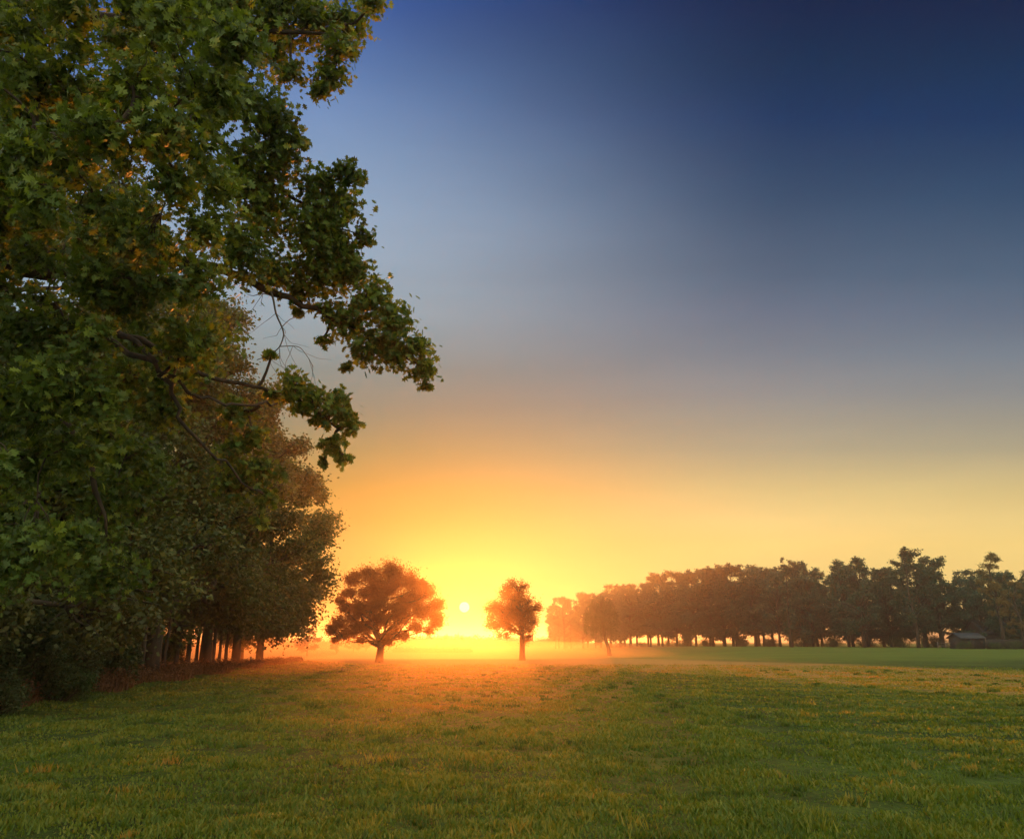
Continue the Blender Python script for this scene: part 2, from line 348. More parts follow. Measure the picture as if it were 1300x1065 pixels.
# ------------------------------------------------------------------ grass
def grass(rng, n, d0, d1, hmin, hmax, amask=None):
    u = rng.random(n); d = d0*(d1/d0)**u; a = rng.uniform(R(-41), R(41), n)
    x = d*np.sin(a); y = d*np.cos(a)
    cl = np.sin(1.9*x+.7*y)*np.sin(1.3*y-.8*x+1)+.7*np.sin(4.7*x-3.1*y)*np.sin(3.9*y+2.2*x)+.5*np.sin(.45*x+.3*y+2)*np.sin(.5*y-.2*x)+rng.normal(0, .25, n)
    cl = cl+.6*np.sin(.8*x-1.7*y+.6)*np.sin(2.4*x+1.1*y)+.5*np.sin(7.9*x+3.3*y)*np.sin(6.1*y-5.2*x+1)
    k = np.clip(.5+.42*cl, 0, 1.3)
    keep = (rng.random(n) < .12+.95*k) & (x > -13.5-.06*y+rng.normal(0, .6, n)); x, y, d, k = x[keep], y[keep], d[keep], k[keep]; n = len(x)
    h = (hmin+(hmax-hmin)*rng.random(n))*(.4+1.1*k); w = h*.05+.0011*d
    w = np.minimum(w, .05); th = rng.uniform(0, 2*math.pi, n); bx, by = np.cos(th), np.sin(th)
    ph = rng.uniform(0, 2*math.pi, n); ln = h*rng.uniform(.15, .9, n); lx, ly = np.cos(ph)*ln, np.sin(ph)*ln
    z = hz(x, y)-.006
    P0 = np.stack([x-bx*w, y-by*w, z], 1); P1 = np.stack([x+bx*w, y+by*w, z], 1)
    P2 = np.stack([x+lx*.4+bx*w*.7, y+ly*.4+by*w*.7, z+h*.62], 1); P3 = np.stack([x+lx*.4-bx*w*.7, y+ly*.4-by*w*.7, z+h*.62], 1)
    P4 = np.stack([x+lx, y+ly, z+h*.95], 1)
    v = np.stack([P0, P1, P2, P3, P4], 1).reshape(-1, 3); b = np.arange(n)[:, None]*5
    mb = MB(); a_ = np.clip(rng.normal(.36, .17, n)+.2*(k-.4)+.14*np.sin(.9*x+.4*y+3)*np.sin(.6*y-.5*x)+.12*np.sin(.35*x+1.3)*np.sin(.3*y)+.6*sstep(26, 31, x+.38*y+1.2*np.sin(.4*y))*(1-sstep(49, 56, x+.38*y))+.6*np.exp(-((x+.07*y)/(2.2+.14*y))**2)*sstep(2, 24, y), 0, 1)  # last two terms paint the sunlit strip and centre glare into the blades
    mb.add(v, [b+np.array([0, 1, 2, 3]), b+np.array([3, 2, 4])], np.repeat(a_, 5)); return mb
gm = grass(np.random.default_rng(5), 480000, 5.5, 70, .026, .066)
rg = np.random.default_rng(6); nT = 900
d = 6*(60/6)**rg.random(nT); a = rg.uniform(R(-38), R(38), nT); tx, ty = d*np.sin(a), d*np.cos(a); ok = tx > -13-.06*ty; tx, ty, d = tx[ok], ty[ok], d[ok]
nb = 46; sz = rg.uniform(.05, .16, len(tx)); tone = rg.choice([.05, .2, .35, .8, .95], len(tx), p=[.3, .25, .2, .15, .1])
n = len(tx)*nb; x = np.repeat(tx, nb)+rg.normal(0, 1, n)*np.repeat(sz, nb)*.8; y = np.repeat(ty, nb)+rg.normal(0, 1, n)*np.repeat(sz, nb)*.8
h = np.repeat(sz, nb)*rg.uniform(.35, .95, n)+.02; w = .003+.0009*np.repeat(d, nb); th = rg.uniform(0, 6.28, n); ph = rg.uniform(0, 6.28, n); ln = h*rg.uniform(.2, .8, n); z = hz(x, y)-.005
P0 = np.stack([x-np.cos(th)*w, y-np.sin(th)*w, z], 1); P1 = np.stack([x+np.cos(th)*w, y+np.sin(th)*w, z], 1); P2 = np.stack([x+np.cos(ph)*ln, y+np.sin(ph)*ln, z+h], 1)
gm.add(np.stack([P0, P1, P2], 1).reshape(-1, 3), np.arange(3*n).reshape(-1, 3), np.repeat(np.clip(np.repeat(tone, nb)+rg.normal(0, .1, n), 0, 1), 3))
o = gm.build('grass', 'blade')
tag(o, 'short green pasture grass covering the near field', 'grass', kind='stuff')

# ------------------------------------------------------------------ near oak whose boughs hang into the view
rng = np.random.default_rng(11)
NC = [(472, 4, 20, 12), (440, 26, 30, 12.5), (428, 62, 26, 12), (424, 95, 24, 12), (408, 112, 14, 12), (385, 30, 34, 12.5), (345, 55, 36, 13), (350, 5, 38, 12), (300, 40, 42, 12), (398, 0, 28, 13), (372, 92, 18, 12),
      (345, 150, 34, 11.5), (300, 120, 42, 11), (350, 195, 38, 11.5), (405, 232, 26, 11.5), (440, 222, 19, 11.5), (456, 220, 11, 11.5), (425, 268, 34, 12), (458, 300, 15, 12), (440, 258, 12, 12), (388, 285, 44, 11.5), (340, 255, 46, 11.5), (310, 210, 42, 11.2), (375, 175, 16, 11.4),
      (440, 335, 32, 12), (398, 345, 38, 12), (470, 378, 30, 12), (444, 405, 26, 12), (502, 408, 26, 12), (527, 438, 19, 12), (534, 466, 16, 12), (500, 448, 28, 12), (468, 440, 24, 12), (543, 490, 6, 12), (412, 395, 16, 12), (384, 366, 16, 12), (350, 345, 28, 11.8), (305, 318, 42, 11), (420, 312, 30, 12), (410, 430, 9, 12), (380, 395, 7, 12), (440, 465, 7, 12),
      (374, 488, 20, 11.5), (398, 505, 22, 11.5), (428, 518, 24, 11.5), (446, 540, 14, 11.5), (424, 562, 15, 11.5), (436, 578, 10, 11.5), (404, 532, 14, 11.5), (380, 518, 13, 11.5), (344, 498, 9, 11.5), (412, 584, 6, 11.5),
      (330, 590, 20, 11), (322, 552, 18, 11), (342, 632, 15, 11), (300, 612, 26, 11), (296, 570, 22, 11), (352, 600, 8, 11), (330, 660, 9, 11), (300, 520, 22, 11), (345, 448, 6, 11.5)]
NC += [(25, 195, 42, 7.6), (-5, 215, 40, 7.8), (60, 205, 36, 7.6), (20, 500, 40, 9), (60, 520, 38, 9), (-20, 480, 40, 9), (105, 570, 34, 9.2)]
xmax = lambda y: np.interp(y, [-80, 300, 360, 450, 520, 560, 620, 735, 760], [320, 300, 275, 265, 255, 225, 170, 160, 100])
y = -90.0
while y < 750:
    x = -90.0
    while x < xmax(y):
        jx, jy = x+rng.uniform(-22, 22), y+rng.uniform(-22, 22)
        if True:
            DD = rng.uniform(7.4, 12.5) if jy > 250 else rng.uniform(6.8, 11)
            if jx > 150 and 390 < jy < 610 and rng.random() < .6: DD = rng.uniform(10.6, 13)
            NC.append((min(jx, xmax(jy)-25), jy, rng.uniform(22, 50), DD))
        x += 50
    y += 47
cl = []
for (px, py, r, D) in NC:
    p = at(px, py, D); cl.append((p[0], p[1], p[2], r/F*D*.95, py, px))
oak = empty('oak_tree', (-10.5, 9.5, float(hz(-10.5, 9.5))))
tag(oak, 'huge near oak whose leafy boughs hang across the upper left of the sky', 'tree')
ox, oy, oz = oak.location
tpath = np.array([(.25*math.sin(z*.5), .2*math.sin(z*.7+1), z-.4) for z in (0, 1, 2.2, 3.6, 5, 6.6, 8.5, 10.5, 13)])
tw = MB(); tw.tube(tpath, [.62, .5, .45, .43, .4, .34, .27, .18, .06], 14); tw.build('trunk', 'bark', oak, True)
limb_defs = [  # image points the limbs pass through (px, py, depth)
    [(-60, 330, 10.8), (60, 350, 10.8), (150, 338, 11), (220, 332, 11.2), (275, 345, 11.4), (330, 362, 11.6), (385, 385, 11.8), (440, 412, 12), (495, 440, 12), (530, 462, 12)],
    [(-60, 400, 10.5), (60, 400, 10.8), (160, 425, 11), (215, 455, 11.1), (262, 482, 11.2), (320, 488, 11.4), (355, 500, 11.5), (400, 520, 11.5), (430, 545, 11.5)],
    [(-60, -10, 10.5), (90, 20, 11), (170, 24, 11.2), (260, 30, 11.6), (340, 40, 12), (400, 42, 12.2), (450, 30, 12.2)],
    [(-60, 150, 10.4), (60, 120, 10.8), (200, 110, 11), (255, 150, 11.2), (310, 215, 11.4), (360, 250, 11.6), (420, 270, 11.8)],
    [(-60, 500, 10), (50, 520, 10.2), (100, 560, 10.2), (125, 620, 10.2), (135, 680, 10.2)],
    [(-60, 240, 8.5), (20, 200, 8), (80, 170, 7.6), (140, 165, 7.5), (165, 190, 7.5)]]
limb_defs += [[(60, 405, 10.9), (120, 415, 10.8), (175, 432, 10.3), (205, 470, 10), (240, 498, 10), (285, 510, 10.3), (330, 516, 10.9), (352, 512, 11.3)], [(120, 418, 10.9), (190, 455, 10.3), (215, 490, 10), (228, 530, 10), (255, 565, 10.2), (285, 585, 10.5), (318, 620, 10.8)]]
limbs = []
for L in limb_defs:
    pts = [at(*q)-np.array([ox, oy, oz]) for q in L]
    z0 = max(3.0, pts[0][2]-1.2); pts = [trunk_at(tpath, z0)]+pts; limbs.append(np.array(pts))
for li, P_ in enumerate(limbs):
    rs_ = .42 if li >= 6 else (.55 if li == 1 else 1.0)
    n = len(P_); t = np.linspace(0, n-1, (n-1)*3+1); sp_ = np.stack([np.interp(t, np.arange(n), P_[:, k]) for k in range(3)], 1)
    s2 = sp_.copy(); s2[1:-1] = (sp_[:-2]+2*sp_[1:-1]+sp_[2:])/4; s2[1:-1] += rng.normal(0, .025, s2[1:-1].shape)
    mb = MB(); mb.tube(s2, np.interp(np.linspace(0, 1, len(s2)), [0, .25, .6, 1], [.15*rs_, .09*rs_, .055*rs_, .014]), 8); mb.build('limb', 'bark', oak, True)
allp = np.concatenate([l[1:] for l in limbs])
leaf = MB(); tw = MB()
dense = np.concatenate([np.stack([np.interp(np.linspace(0, len(l)-1, 40), np.arange(len(l)), l[:, k]) for k in range(3)], 1)[8:] for l in limbs])
nodes = list(dense); nrad = [.035]*len(dense)
cl.sort(key=lambda c: np.min(np.linalg.norm(dense-np.array([c[0]-ox, c[1]-oy, c[2]-oz]), axis=1)))
for (x, y, z, r, py, px) in cl:
    ce = np.array([x-ox, y-oy, z-oz])
    iq = int(np.argmin(np.linalg.norm(np.array(nodes)-ce, axis=1))); q = nodes[iq]; r_0 = min(.026, nrad[iq]*.85)
    lp = curve(q, ce, rng, 6, .09, .05); tw.tube(lp, np.linspace(r_0, r_0*.6, 6), 5, False)
    nodes.append(lp[3]); nrad.append(r_0*.8); nodes.append(ce); nrad.append(r_0*.6); r *= 1.1
    subs = 9 if r > .2 else 4
    for s_ in range(subs):
        d = rng.normal(0, 1, 3); d /= np.linalg.norm(d); tip = ce+d*r*rng.uniform(.4, 1)*np.array([1, 1, .85])
        tw.tube(curve(lp[4], tip, rng, 4, .08), [.010, .008, .006, .003], 4, False)
        m_ = int(rng.uniform(.6, 1.4)*3300*r*r/subs*(1.0 if px > 270 else .85))+5
        t = rng.uniform(.25, 1.05, m_)[:, None]
        pos = ce*(1-t)+tip*t+rng.normal(0, 1, (m_, 3))*r*.33
        aa = np.clip(rng.normal(.40, .2, m_)+rng.normal(0, .1), 0, .93)
        if rng.random() < .05: aa = np.where(rng.random(m_) < .35, 1.0, aa)
        leaves(leaf, rng, pos, .115, OAK, .55, .35, aa)
tw.build('twigs', 'bark', oak); leaf.build('crown', 'oak_leaf', oak)
# bare dead branch hanging in the gap under the big bough
dw = MB()
def dpath(L, r0, r1):
    pts = np.array([at(*q)-np.array([ox, oy, oz]) for q in L]); n = len(pts); t = np.linspace(0, n-1, (n-1)*3+1)
    s2 = np.stack([np.interp(t, np.arange(n), pts[:, k]) for k in range(3)], 1); s2[1:-1] = (s2[:-2]+2*s2[1:-1]+s2[2:])/4
    dw.tube(s2, np.linspace(r0, r1, len(s2)), 5)
D = 11.5
dpath([(340, 362, D), (347, 378, D), (350, 398, D), (358, 415, D), (361, 425, D), (355, 442, D), (340, 452, D), (326, 457, D)], .018, .006)
dpath([(355, 440, D), (372, 439, D), (382, 441, D), (392, 455, D), (398, 466, D)], .008, .003)
dpath([(358, 415, D), (368, 405, D), (380, 402, D), (392, 395, D)], .007, .003)
dpath([(347, 376, D), (332, 372, D), (322, 376, D), (314, 374, D)], .009, .004)
for q in range(16):
    x0, y0 = [(350, 398), (358, 415), (361, 425), (355, 442), (372, 439), (340, 452), (334, 373), (392, 455)][q % 8]
    L = [(x0, y0, D)]; dx, dy = rng.uniform(-9, 11), rng.uniform(3, 14)
    for s_ in range(4): L.append((L[-1][0]+dx, L[-1][1]+dy, D+.05*s_)); dx += rng.uniform(-6, 6); dy += rng.uniform(-5, 4)
    dpath(L, .004, .0015)
tag(dw.build('dead_branch', 'dead_wood', oak, True), 'bare dead branch hanging in the gap below the big bough')

# ------------------------------------------------------------------ left wood
var = [tree('broadleaf_tree', np.random.default_rng(21), 17, 1.2, 5.4, 95000, .16, .30, 'wood_leaf', 62, 'low', gap=.05, rc=.30, subs=14),
       tree('broadleaf_tree', np.random.default_rng(22), 15, 1.5, 5.0, 80000, .17, .24, 'wood_leaf', 56, 'low', gap=.08, rc=.30, subs=14),
       tree('broadleaf_tree', np.random.default_rng(23), 14, 1.4, 5.2, 60000, .20, .20, 'wood_leaf', 50, 'round', gap=.10, rc=.31, subs=14)]
LW = [(-15.2, 21, 0, 1.08, 0.3, 'dark leafy tree at the far left behind the near oak, closest of the left wood'),
      (-15.0, 29, 1, 1.12, 1.1, 'broad green tree in the left wood, second back from the near oak'),
      (-15.6, 36.5, 0, 1.06, 2.4, 'bushy tree in the left wood with bright gap beside its slanting trunk'),
      (-16.0, 44, 1, 1.12, 3.9, 'tall brownish tree in the left wood rising behind the lower bough'),
      (-16.7, 51, 2, 1.14, .9, 'hazy brown tree in the left wood, third from its far end'),
      (-17.4, 58, 2, 1.08, 2.2, 'tree near the far end of the left wood whose bough reaches over the field'),
      (-20.6, 64, 2, .74, 5.0, 'smallest tree at the far end of the left wood, glowing leaves above the field')]
used = set()
for (x, y, vi, s, rz, lab) in LW:
    o = var[vi] if vi not in used else copy_tree(var[vi]); used.add(vi)
    place(o, x, y, rz, s); tag(o, lab, 'tree', 'trees along the edge of the left wood')
for i_, (x, y, vi, s) in enumerate([(-24, 25, 0, 1.1), (-25, 34, 1, 1.15), (-25.5, 43, 0, 1.0), (-26, 52, 1, 1.0), (-27, 60, 2, 1.0)]):
    o = copy_tree(var[vi]); place(o, x, y, 1.3*i_, s)
    tag(o, 'tree deep inside the left wood, hidden behind its outer row', 'tree', 'inner trees of the left wood')
# slim trunks at the wood's edge
sap = tree('slim_tree', np.random.default_rng(31), 8.5, 3.4, 1.9, 6000, .17, .10, 'wood_leaf', 16, 'tall', lean=.03, gap=.1, rc=.45)
SP = [(176, 862, 'first'), (190, 859, 'second'), (207, 857, 'third'), (221, 855, 'fourth'), (236, 853, 'fifth'), (248, 851, 'sixth'), (258, 850, 'seventh'), (268, 848, 'eighth'), (277, 847, 'ninth'), (286, 846, 'tenth')]
for i_, (px, py, w_) in enumerate(SP):
    o = sap if i_ == 0 else copy_tree(sap); p = ground_at(px, py); place(o, p[0], p[1], 1.7*i_, 1.0+.12*math.sin(i_*2.1))
    tag(o, f'slim dark trunk under the left wood, {w_} from the left of the slender trunks', 'tree', 'slim trees at the edge of the left wood')
# shrubs
def shrub(rng, h, r, n):
    e = empty('shrub', (0, 0, 0)); w = MB(); l = MB()
    for i_ in range(26):
        a = rng.uniform(0, 6.28); q = r*math.sqrt(rng.random())*.85; z = h*(.15+.75*rng.random()*(1-(q/r)**2*.6)); cr = r*.3*rng.uniform(.7, 1.2)
        ce = np.array([q*math.cos(a), q*math.sin(a), z]); w.tube(curve((ce[0]*.2, ce[1]*.2, -.1), ce, rng, 5, .06), np.linspace(.03, .01, 5), 5, False)
        for s_ in range(6):
            d = rng.normal(0, 1, 3); d /= np.linalg.norm(d); tip = ce+d*cr*rng.uniform(.5, 1.1); tip[2] = max(tip[2], .1); m_ = int(n/156*rng.uniform(.5, 1.5))
            t = rng.uniform(.3, 1.1, m_)[:, None]; pos = ce*(1-t)+tip*t+rng.normal(0, 1, (m_, 3))*cr*.3; pos[:, 2] = np.maximum(pos[:, 2], .03)
            leaves(l, rng, pos, .11, RHO, .1, .4)
    w.build('stems', 'bark', e); l.build('foliage', 'shrub_leaf', e); return e
sh = [shrub(np.random.default_rng(41), 3.2, 2.0, 22000), shrub(np.random.default_rng(42), 1.7, 1.5, 13000)]
SL = [(-14.4, 19.5, 0, 1.0, 'tall dark bush at the bottom left corner of the wood, under the oak leaves'), (-14.0, 23.0, 0, .95, 'dark bush beside the tall corner bush at the foot of the left wood'),
      (-14.6, 26.6, 0, .85, 'rounded dark bush below the second tree of the left wood'), (-15.3, 30.5, 1, 1.1, 'low dense bush just left of the bright gap in the left wood'),
      (-12.9, 20.8, 1, .6, 'small low bush spilling onto the field at the far left'), (-13.4, 25.2, 1, .62, 'small low bush on the grass edge before the rounded dark bush'),
      (-18.8, 37, 0, .8, 'shaded bush between the trunks right of the bright gap'), (-19.6, 44, 0, .75, 'shaded bush behind the middle slender trunks of the left wood'),
      (-18.0, 40.5, 1, 1.25, 'low shaded bush right behind the leftmost slender trunks'), (-20.5, 50, 0, .7, 'round shaded bush behind the right-hand slender trunks of the left wood')]
us = set()
for i_, (x, y, vi, s, lab) in enumerate(SL):
    o = sh[vi] if vi not in us else copy_tree(sh[vi]); us.add(vi); place(o, x, y, 2.1*i_, s); tag(o, lab, 'bush', 'bushes at the foot of the left wood')
# dry weeds along the edge, red sunlight painted into their colour
rng = np.random.default_rng(51); wd = MB()
n = 9000; y = rng.uniform(17, 66, n); x = -12.9-.075*(y-17)-np.abs(rng.normal(0, .8, n))+.35*np.sin(y*.9)
h = rng.uniform(.2, .75, n)*(.35+.65*np.sin(y*.9)**2)*(1-.55*sstep(34, 60, y)); th = rng.uniform(0, 6.28, n); w_ = .014+.0003*y; ln = h*.3; ph = rng.uniform(0, 6.28, n); z = hz(x, y)-.02
P0 = np.stack([x-np.cos(th)*w_, y-np.sin(th)*w_, z], 1); P1 = np.stack([x+np.cos(th)*w_, y+np.sin(th)*w_, z], 1); P2 = np.stack([x+np.cos(ph)*ln, y+np.sin(ph)*ln, z+h], 1)
wd.add(np.stack([P0, P1, P2], 1).reshape(-1, 3), np.arange(3*n).reshape(-1, 3), np.repeat(rng.random(n), 3))
k = rng.random(n) < .9; tip = P2[k]; tip = np.repeat(tip, 4, 0)+rng.normal(0, .06, (4*k.sum(), 3)); leaves(wd, rng, tip, .09, RHO, 0, .2)
o = wd.build('dry_weeds', 'weed'); tag(o, 'dry weeds with painted-in red sunlight along the foot of the left wood', 'weeds', kind='stuff')

# ------------------------------------------------------------------ lone oak in the field (left of the sun)
b = ground_at(482, 840.5); OD = b[1]
def local(px, py, dy=0):
    p = onray(px, py, OD+dy); return p-b
rng = np.random.default_rng(61)
oc = [(497, 726, 16, 0), (470, 729, 15, 1), (448, 735, 12, 0), (520, 737, 15, -1), (540, 752, 13, 0), (552, 770, 12, 0), (553, 790, 10, 1), (535, 776, 14, -2), (515, 762, 15, 2), (490, 750, 16, -2), (465, 752, 13, 2), (443, 752, 10, -1), (432, 762, 8, 0),
      (440, 772, 10, 1), (455, 770, 12, -3), (470, 775, 13, 3), (430, 790, 11, 0), (421, 800, 9, 0), (438, 805, 11, 1), (450, 795, 12, -2), (467, 793, 13, 1), (487, 785, 14, -2), (500, 800, 12, 1), (492, 812, 10, 0), (510, 785, 12, 3), (527, 795, 10, 0), (545, 800, 7, 0), (513, 806, 7, 0), (497, 738, 13, 3), (480, 765, 13, -4), (505, 775, 14, -4), (528, 758, 12, 3), (448, 783, 10, 3), (478, 740, 13, -4), (535, 740, 8, 1), (458, 812, 6, 0), (425, 812, 5, 0), (556, 782, 8, -1)]
cl = [tuple(local(px, py, dy))+(r*OD/F*.98,) for px, py, r, dy in oc]
e = empty('oak_tree', b); tag(e, 'lone spreading oak with wide domed crown in the field left of the sun', 'tree')
tp = np.array([local(481+k*1.2*math.sin(k), y_) for k, y_ in enumerate((841.5, 832, 822, 812, 800, 785, 765, 742))]); tp[0][2] = -.2
w, l = grow(rng, tp, np.array([.38, .30, .27, .26, .22, .17, .11, .05])*OD/66, cl, 90000, .15, RHO, subs=18, spread=.48, vflat=.8, gap=.06, rbr=.3, att=.22)
for q in range(5): w.tube(curve(tp[2+q % 2], local(464+q*4, 816+3*math.sin(q*2)), rng, 6, .08), np.linspace(.05, .012, 6), 5, False)
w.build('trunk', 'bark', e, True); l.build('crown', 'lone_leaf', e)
# lone tree right of the sun
b = ground_at(663, 838); OD = b[1]
cc = [(650, 742, 9, 0), (660, 750, 11, 1), (645, 757, 11, -1), (672, 762, 11, 0), (632, 768, 10, 0), (655, 770, 13, 2), (676, 776, 9, 0), (640, 783, 12, 1), (663, 786, 13, -2), (623, 783, 7, 0), (679, 790, 7, 1), (628, 796, 8, 0), (648, 797, 10, -1), (670, 799, 9, 0), (641, 807, 5, 0), (666, 812, 6, 0), (633, 806, 5, 0), (655, 758, 10, -3), (622, 772, 8, 0), (683, 770, 7, 0), (636, 776, 10, 2), (652, 785, 12, -2), (666, 775, 12, 3), (658, 763, 11, 0), (650, 772, 12, -3), (622, 792, 7, 0), (640, 790, 10, -2), (676, 786, 9, 2), (664, 744, 7, 1), (643, 748, 8, 0), (672, 808, 6, 0)]
cl = [tuple(local(px, py, dy))+(r*OD/F*1.12,) for px, py, r, dy in cc]
e = empty('field_tree', b); tag(e, 'narrow lone tree with thin crown in the field right of the sun', 'tree')
tp = np.array([local(663+dx, y_) for dx, y_ in ((0, 839), (0, 830), (0, 820), (0, 810), (-1, 798), (-2, 780), (-3, 762), (-8, 742))]); tp[0][2] = -.2
w, l = grow(rng, tp, np.array([.30, .23, .21, .2, .17, .12, .08, .03])*OD/66, cl, 36000, .13, RHO, subs=18, spread=.42, vflat=.9, gap=.22, att=.30)
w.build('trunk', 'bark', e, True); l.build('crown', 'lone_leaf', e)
# drooping birch before the right wood
b = ground_at(773, 832); OD = b[1]; s_ = OD/F
e = empty('weeping_birch', b); tag(e, 'drooping birch with leaning trunk standing before the right wood', 'tree')
tp = np.array([local(*q) for q in ((774, 833), (773, 824), (769, 812), (766, 798), (764, 782), (764, 768), (766, 757))]); tp[0][2] = -.2
w = MB(); l = MB(); w.tube(tp, np.array([.26, .2, .18, .14, .10, .06, .02])*OD/90, 8)
bc = [tuple(local(*q_))+(r_*s_,) for q_, r_ in (((762, 765), 8), ((752, 770), 7), ((771, 768), 8), ((758, 778), 9), ((770, 780), 9), ((748, 782), 7), ((779, 780), 6), ((765, 792), 9), ((752, 795), 7), ((776, 795), 7), ((764, 773, 3), 9), ((764, 785, -3), 9))]
grow(rng, tp[1:], np.linspace(.2, .04, 6)*OD/90, bc, 7000, .17, RHO, subs=10, spread=.4, vflat=1.1, droop=.9, wood=w, leaf=l)
for q in range(230):
    a = rng.uniform(0, 6.28); u_ = math.sqrt(rng.random()); rr_ = 21*s_*u_; ztop = (75-26*u_**2.2)*s_*rng.uniform(.75, 1)
    top = np.array([math.cos(a)*rr_-8*s_, math.sin(a)*rr_, ztop]); L_ = rng.uniform(.35, .95)*(ztop-15*s_)
    end = top+np.array([math.cos(a)*.25, math.sin(a)*.25, -L_]); w.tube(curve(top, end, rng, 5, .03), np.linspace(.012, .004, 5), 3, False)
    t = rng.random(70)[:, None]; pos = top*(1-t)+end*t+rng.normal(0, 1, (70, 3))*.15*np.array([1, 1, 1.5]); leaves(l, rng, pos, .15, RHO, .9, .2)
w.build('trunk', 'bark', e, True); l.build('crown', 'far_leaf', e)

# ------------------------------------------------------------------ right wood
OUT = np.array([(700, 764), (712, 752), (730, 748), (760, 743), (800, 734), (822, 727), (850, 722), (880, 720), (905, 717), (930, 716), (960, 713), (985, 712), (1005, 707), (1025, 713), (1050, 713), (1075, 708), (1110, 708), (1125, 716), (1150, 702), (1165, 696), (1185, 704), (1205, 717), (1225, 716), (1245, 708), (1262, 718), (1300, 726)])
RWV = [tree('woodland_tree', np.random.default_rng(70+i_), 20, [2.2, 3.4, 1.0, 2.8, 1.6][i_], 5.6, 17000, .38, .30, 'far_leaf', 62, ['round', 'tall', 'low', 'round', 'tall'][i_], lean=[0, .03, -.02, .02, 0][i_], gap=.06, rc=.31, subs=9) for i_ in range(5)]
EDGE_A = np.array([17.0, 320.0]); EDGE_B = np.array([112.0, 163.0])
ORD = 'first second third fourth fifth sixth seventh eighth ninth tenth eleventh twelfth thirteenth fourteenth fifteenth sixteenth seventeenth eighteenth nineteenth twentieth twenty-first twenty-second twenty-third twenty-fourth twenty-fifth twenty-sixth twenty-seventh twenty-eighth'.split()
LOOK = ['round-crowned', 'tall', 'broad low-branched', 'dark full-crowned', 'narrow']
rng = np.random.default_rng(77); us = set(); NT = 28
def project(x, y, z):
    v = np.array([x, y, z-CAMZ]); f_ = v[1]*math.cos(P)+v[2]*math.sin(P); u_ = -v[1]*math.sin(P)+v[2]*math.cos(P)
    return CX+F*v[0]/f_, CY-F*u_/f_
def top_height(x, y):
    px, _ = project(x, y, 15); ty = float(np.interp(px, OUT[:, 0], OUT[:, 1])); d = ray(px, ty)
    return CAMZ+d[2]*(math.hypot(x, y)/math.hypot(d[0], d[1]))-float(hz(x, y)), px
for i_ in range(NT):
    t = (i_+.3*rng.uniform(-1, 1))/(NT-1); q = EDGE_A*(1-t)+EDGE_B*t; x, y = q[0]+rng.normal(0, 1.2), q[1]+rng.normal(0, 2)
    H, px = top_height(x, y); vi = int(rng.integers(0, 5))
    o = RWV[vi] if vi not in us else copy_tree(RWV[vi]); us.add(vi); H *= rng.uniform(.82, 1.04); s = H/20
    place(o, x, y, rng.uniform(0, 6.28), s*rng.uniform(.95, 1.15), s)
    tag(o, f'{LOOK[vi]} tree in the front row of the right wood, {ORD[i_]} from its left end', 'tree', 'front row of the right wood')
back = []
for r_ in (1, 2, 3):
    for i_ in range(20 if r_ < 3 else 12):
        t = (i_+.3*rng.uniform(-1, 1))/19*1.1 if r_ < 3 else .45+.65*(i_+.3*rng.uniform(-1, 1))/11; q = EDGE_A*(1-t)+EDGE_B*t; x, y = q[0]+r_*7.5*.85+rng.normal(0, 1.5), q[1]+r_*7.5*.5+rng.normal(0, 2)
        H, px = top_height(x, y); vi = int(rng.integers(0, 5)); o = copy_tree(RWV[vi]); s = H*rng.uniform(.86, .98)/20; place(o, x, y, rng.uniform(0, 6.28), s*1.05, s)
        tag(o, 'tree inside the right wood, filling in behind its front row', 'tree', 'inner trees of the right wood')
for vi in range(5):
    if vi not in us:
        x, y = EDGE_A+np.array([12, 20+5*vi]); H, px = top_height(x, y); place(RWV[vi], x, y, 1, H/22); tag(RWV[vi], 'tree inside the right wood, filling in behind its front row', 'tree', 'inner trees of the right wood')
# two feature trees on its skyline and the pale feathery tree at the right edge
def feature(name, px0, X_, top, rad_px, seed, lab, gap, size, nl, rc, leafm='far_leaf', shape='round', z0f=.13):
    x, y = X_; d = ray(px0, top); H = CAMZ+d[2]*(y/d[1])-float(hz(x, y)); rad = rad_px*y/F
    o = tree(name, np.random.default_rng(seed), H, H*z0f, rad, nl, size, .32, leafm, 34, shape, gap=gap, rc=rc, subs=10)
    place(o, x, y, seed); tag(o, lab, 'tree'); return o
def gx(px, Y):
    d = ray(px, 800); return (d[0]/d[1]*Y, Y)
feature('woodland_tree', 1163, gx(1163, 176), 693, 30, 81, 'tallest open-crowned tree on the skyline of the right wood', .25, .34, 9000, .24)
feature('woodland_tree', 1095, gx(1095, 190), 705, 34, 82, 'flat-topped wide tree on the skyline left of the tallest one', .2, .34, 9000, .24)
feature('woodland_tree', 1003, gx(1003, 205), 706, 9, 83, 'small pointed crown poking above the middle of the right wood', .05, .34, 3500, .4)
M['pale_leaf'] = foliage('pale_leaf', [(0, c4(.09, .075, .03)), (.6, c4(.16, .12, .045)), (1, c4(.26, .17, .06))], .45)
feature('willow_tree', 1272, gx(1272, 160), 700, 22, 84, 'pale feathery tree standing above the shed at the right edge', .12, .24, 9000, .34, 'pale_leaf', 'round', .3)
feature('willow_tree', 1297, gx(1297, 150), 728, 18, 85, 'lower pale feathery tree cut by the right edge of the photo', .12, .24, 6000, .30, 'pale_leaf', 'tall')
feature('field_tree', 716, gx(716, 300), 757, 17, 86, 'thin bare-sided tree at the misty left end of the right wood', .3, .30, 3800, .24)
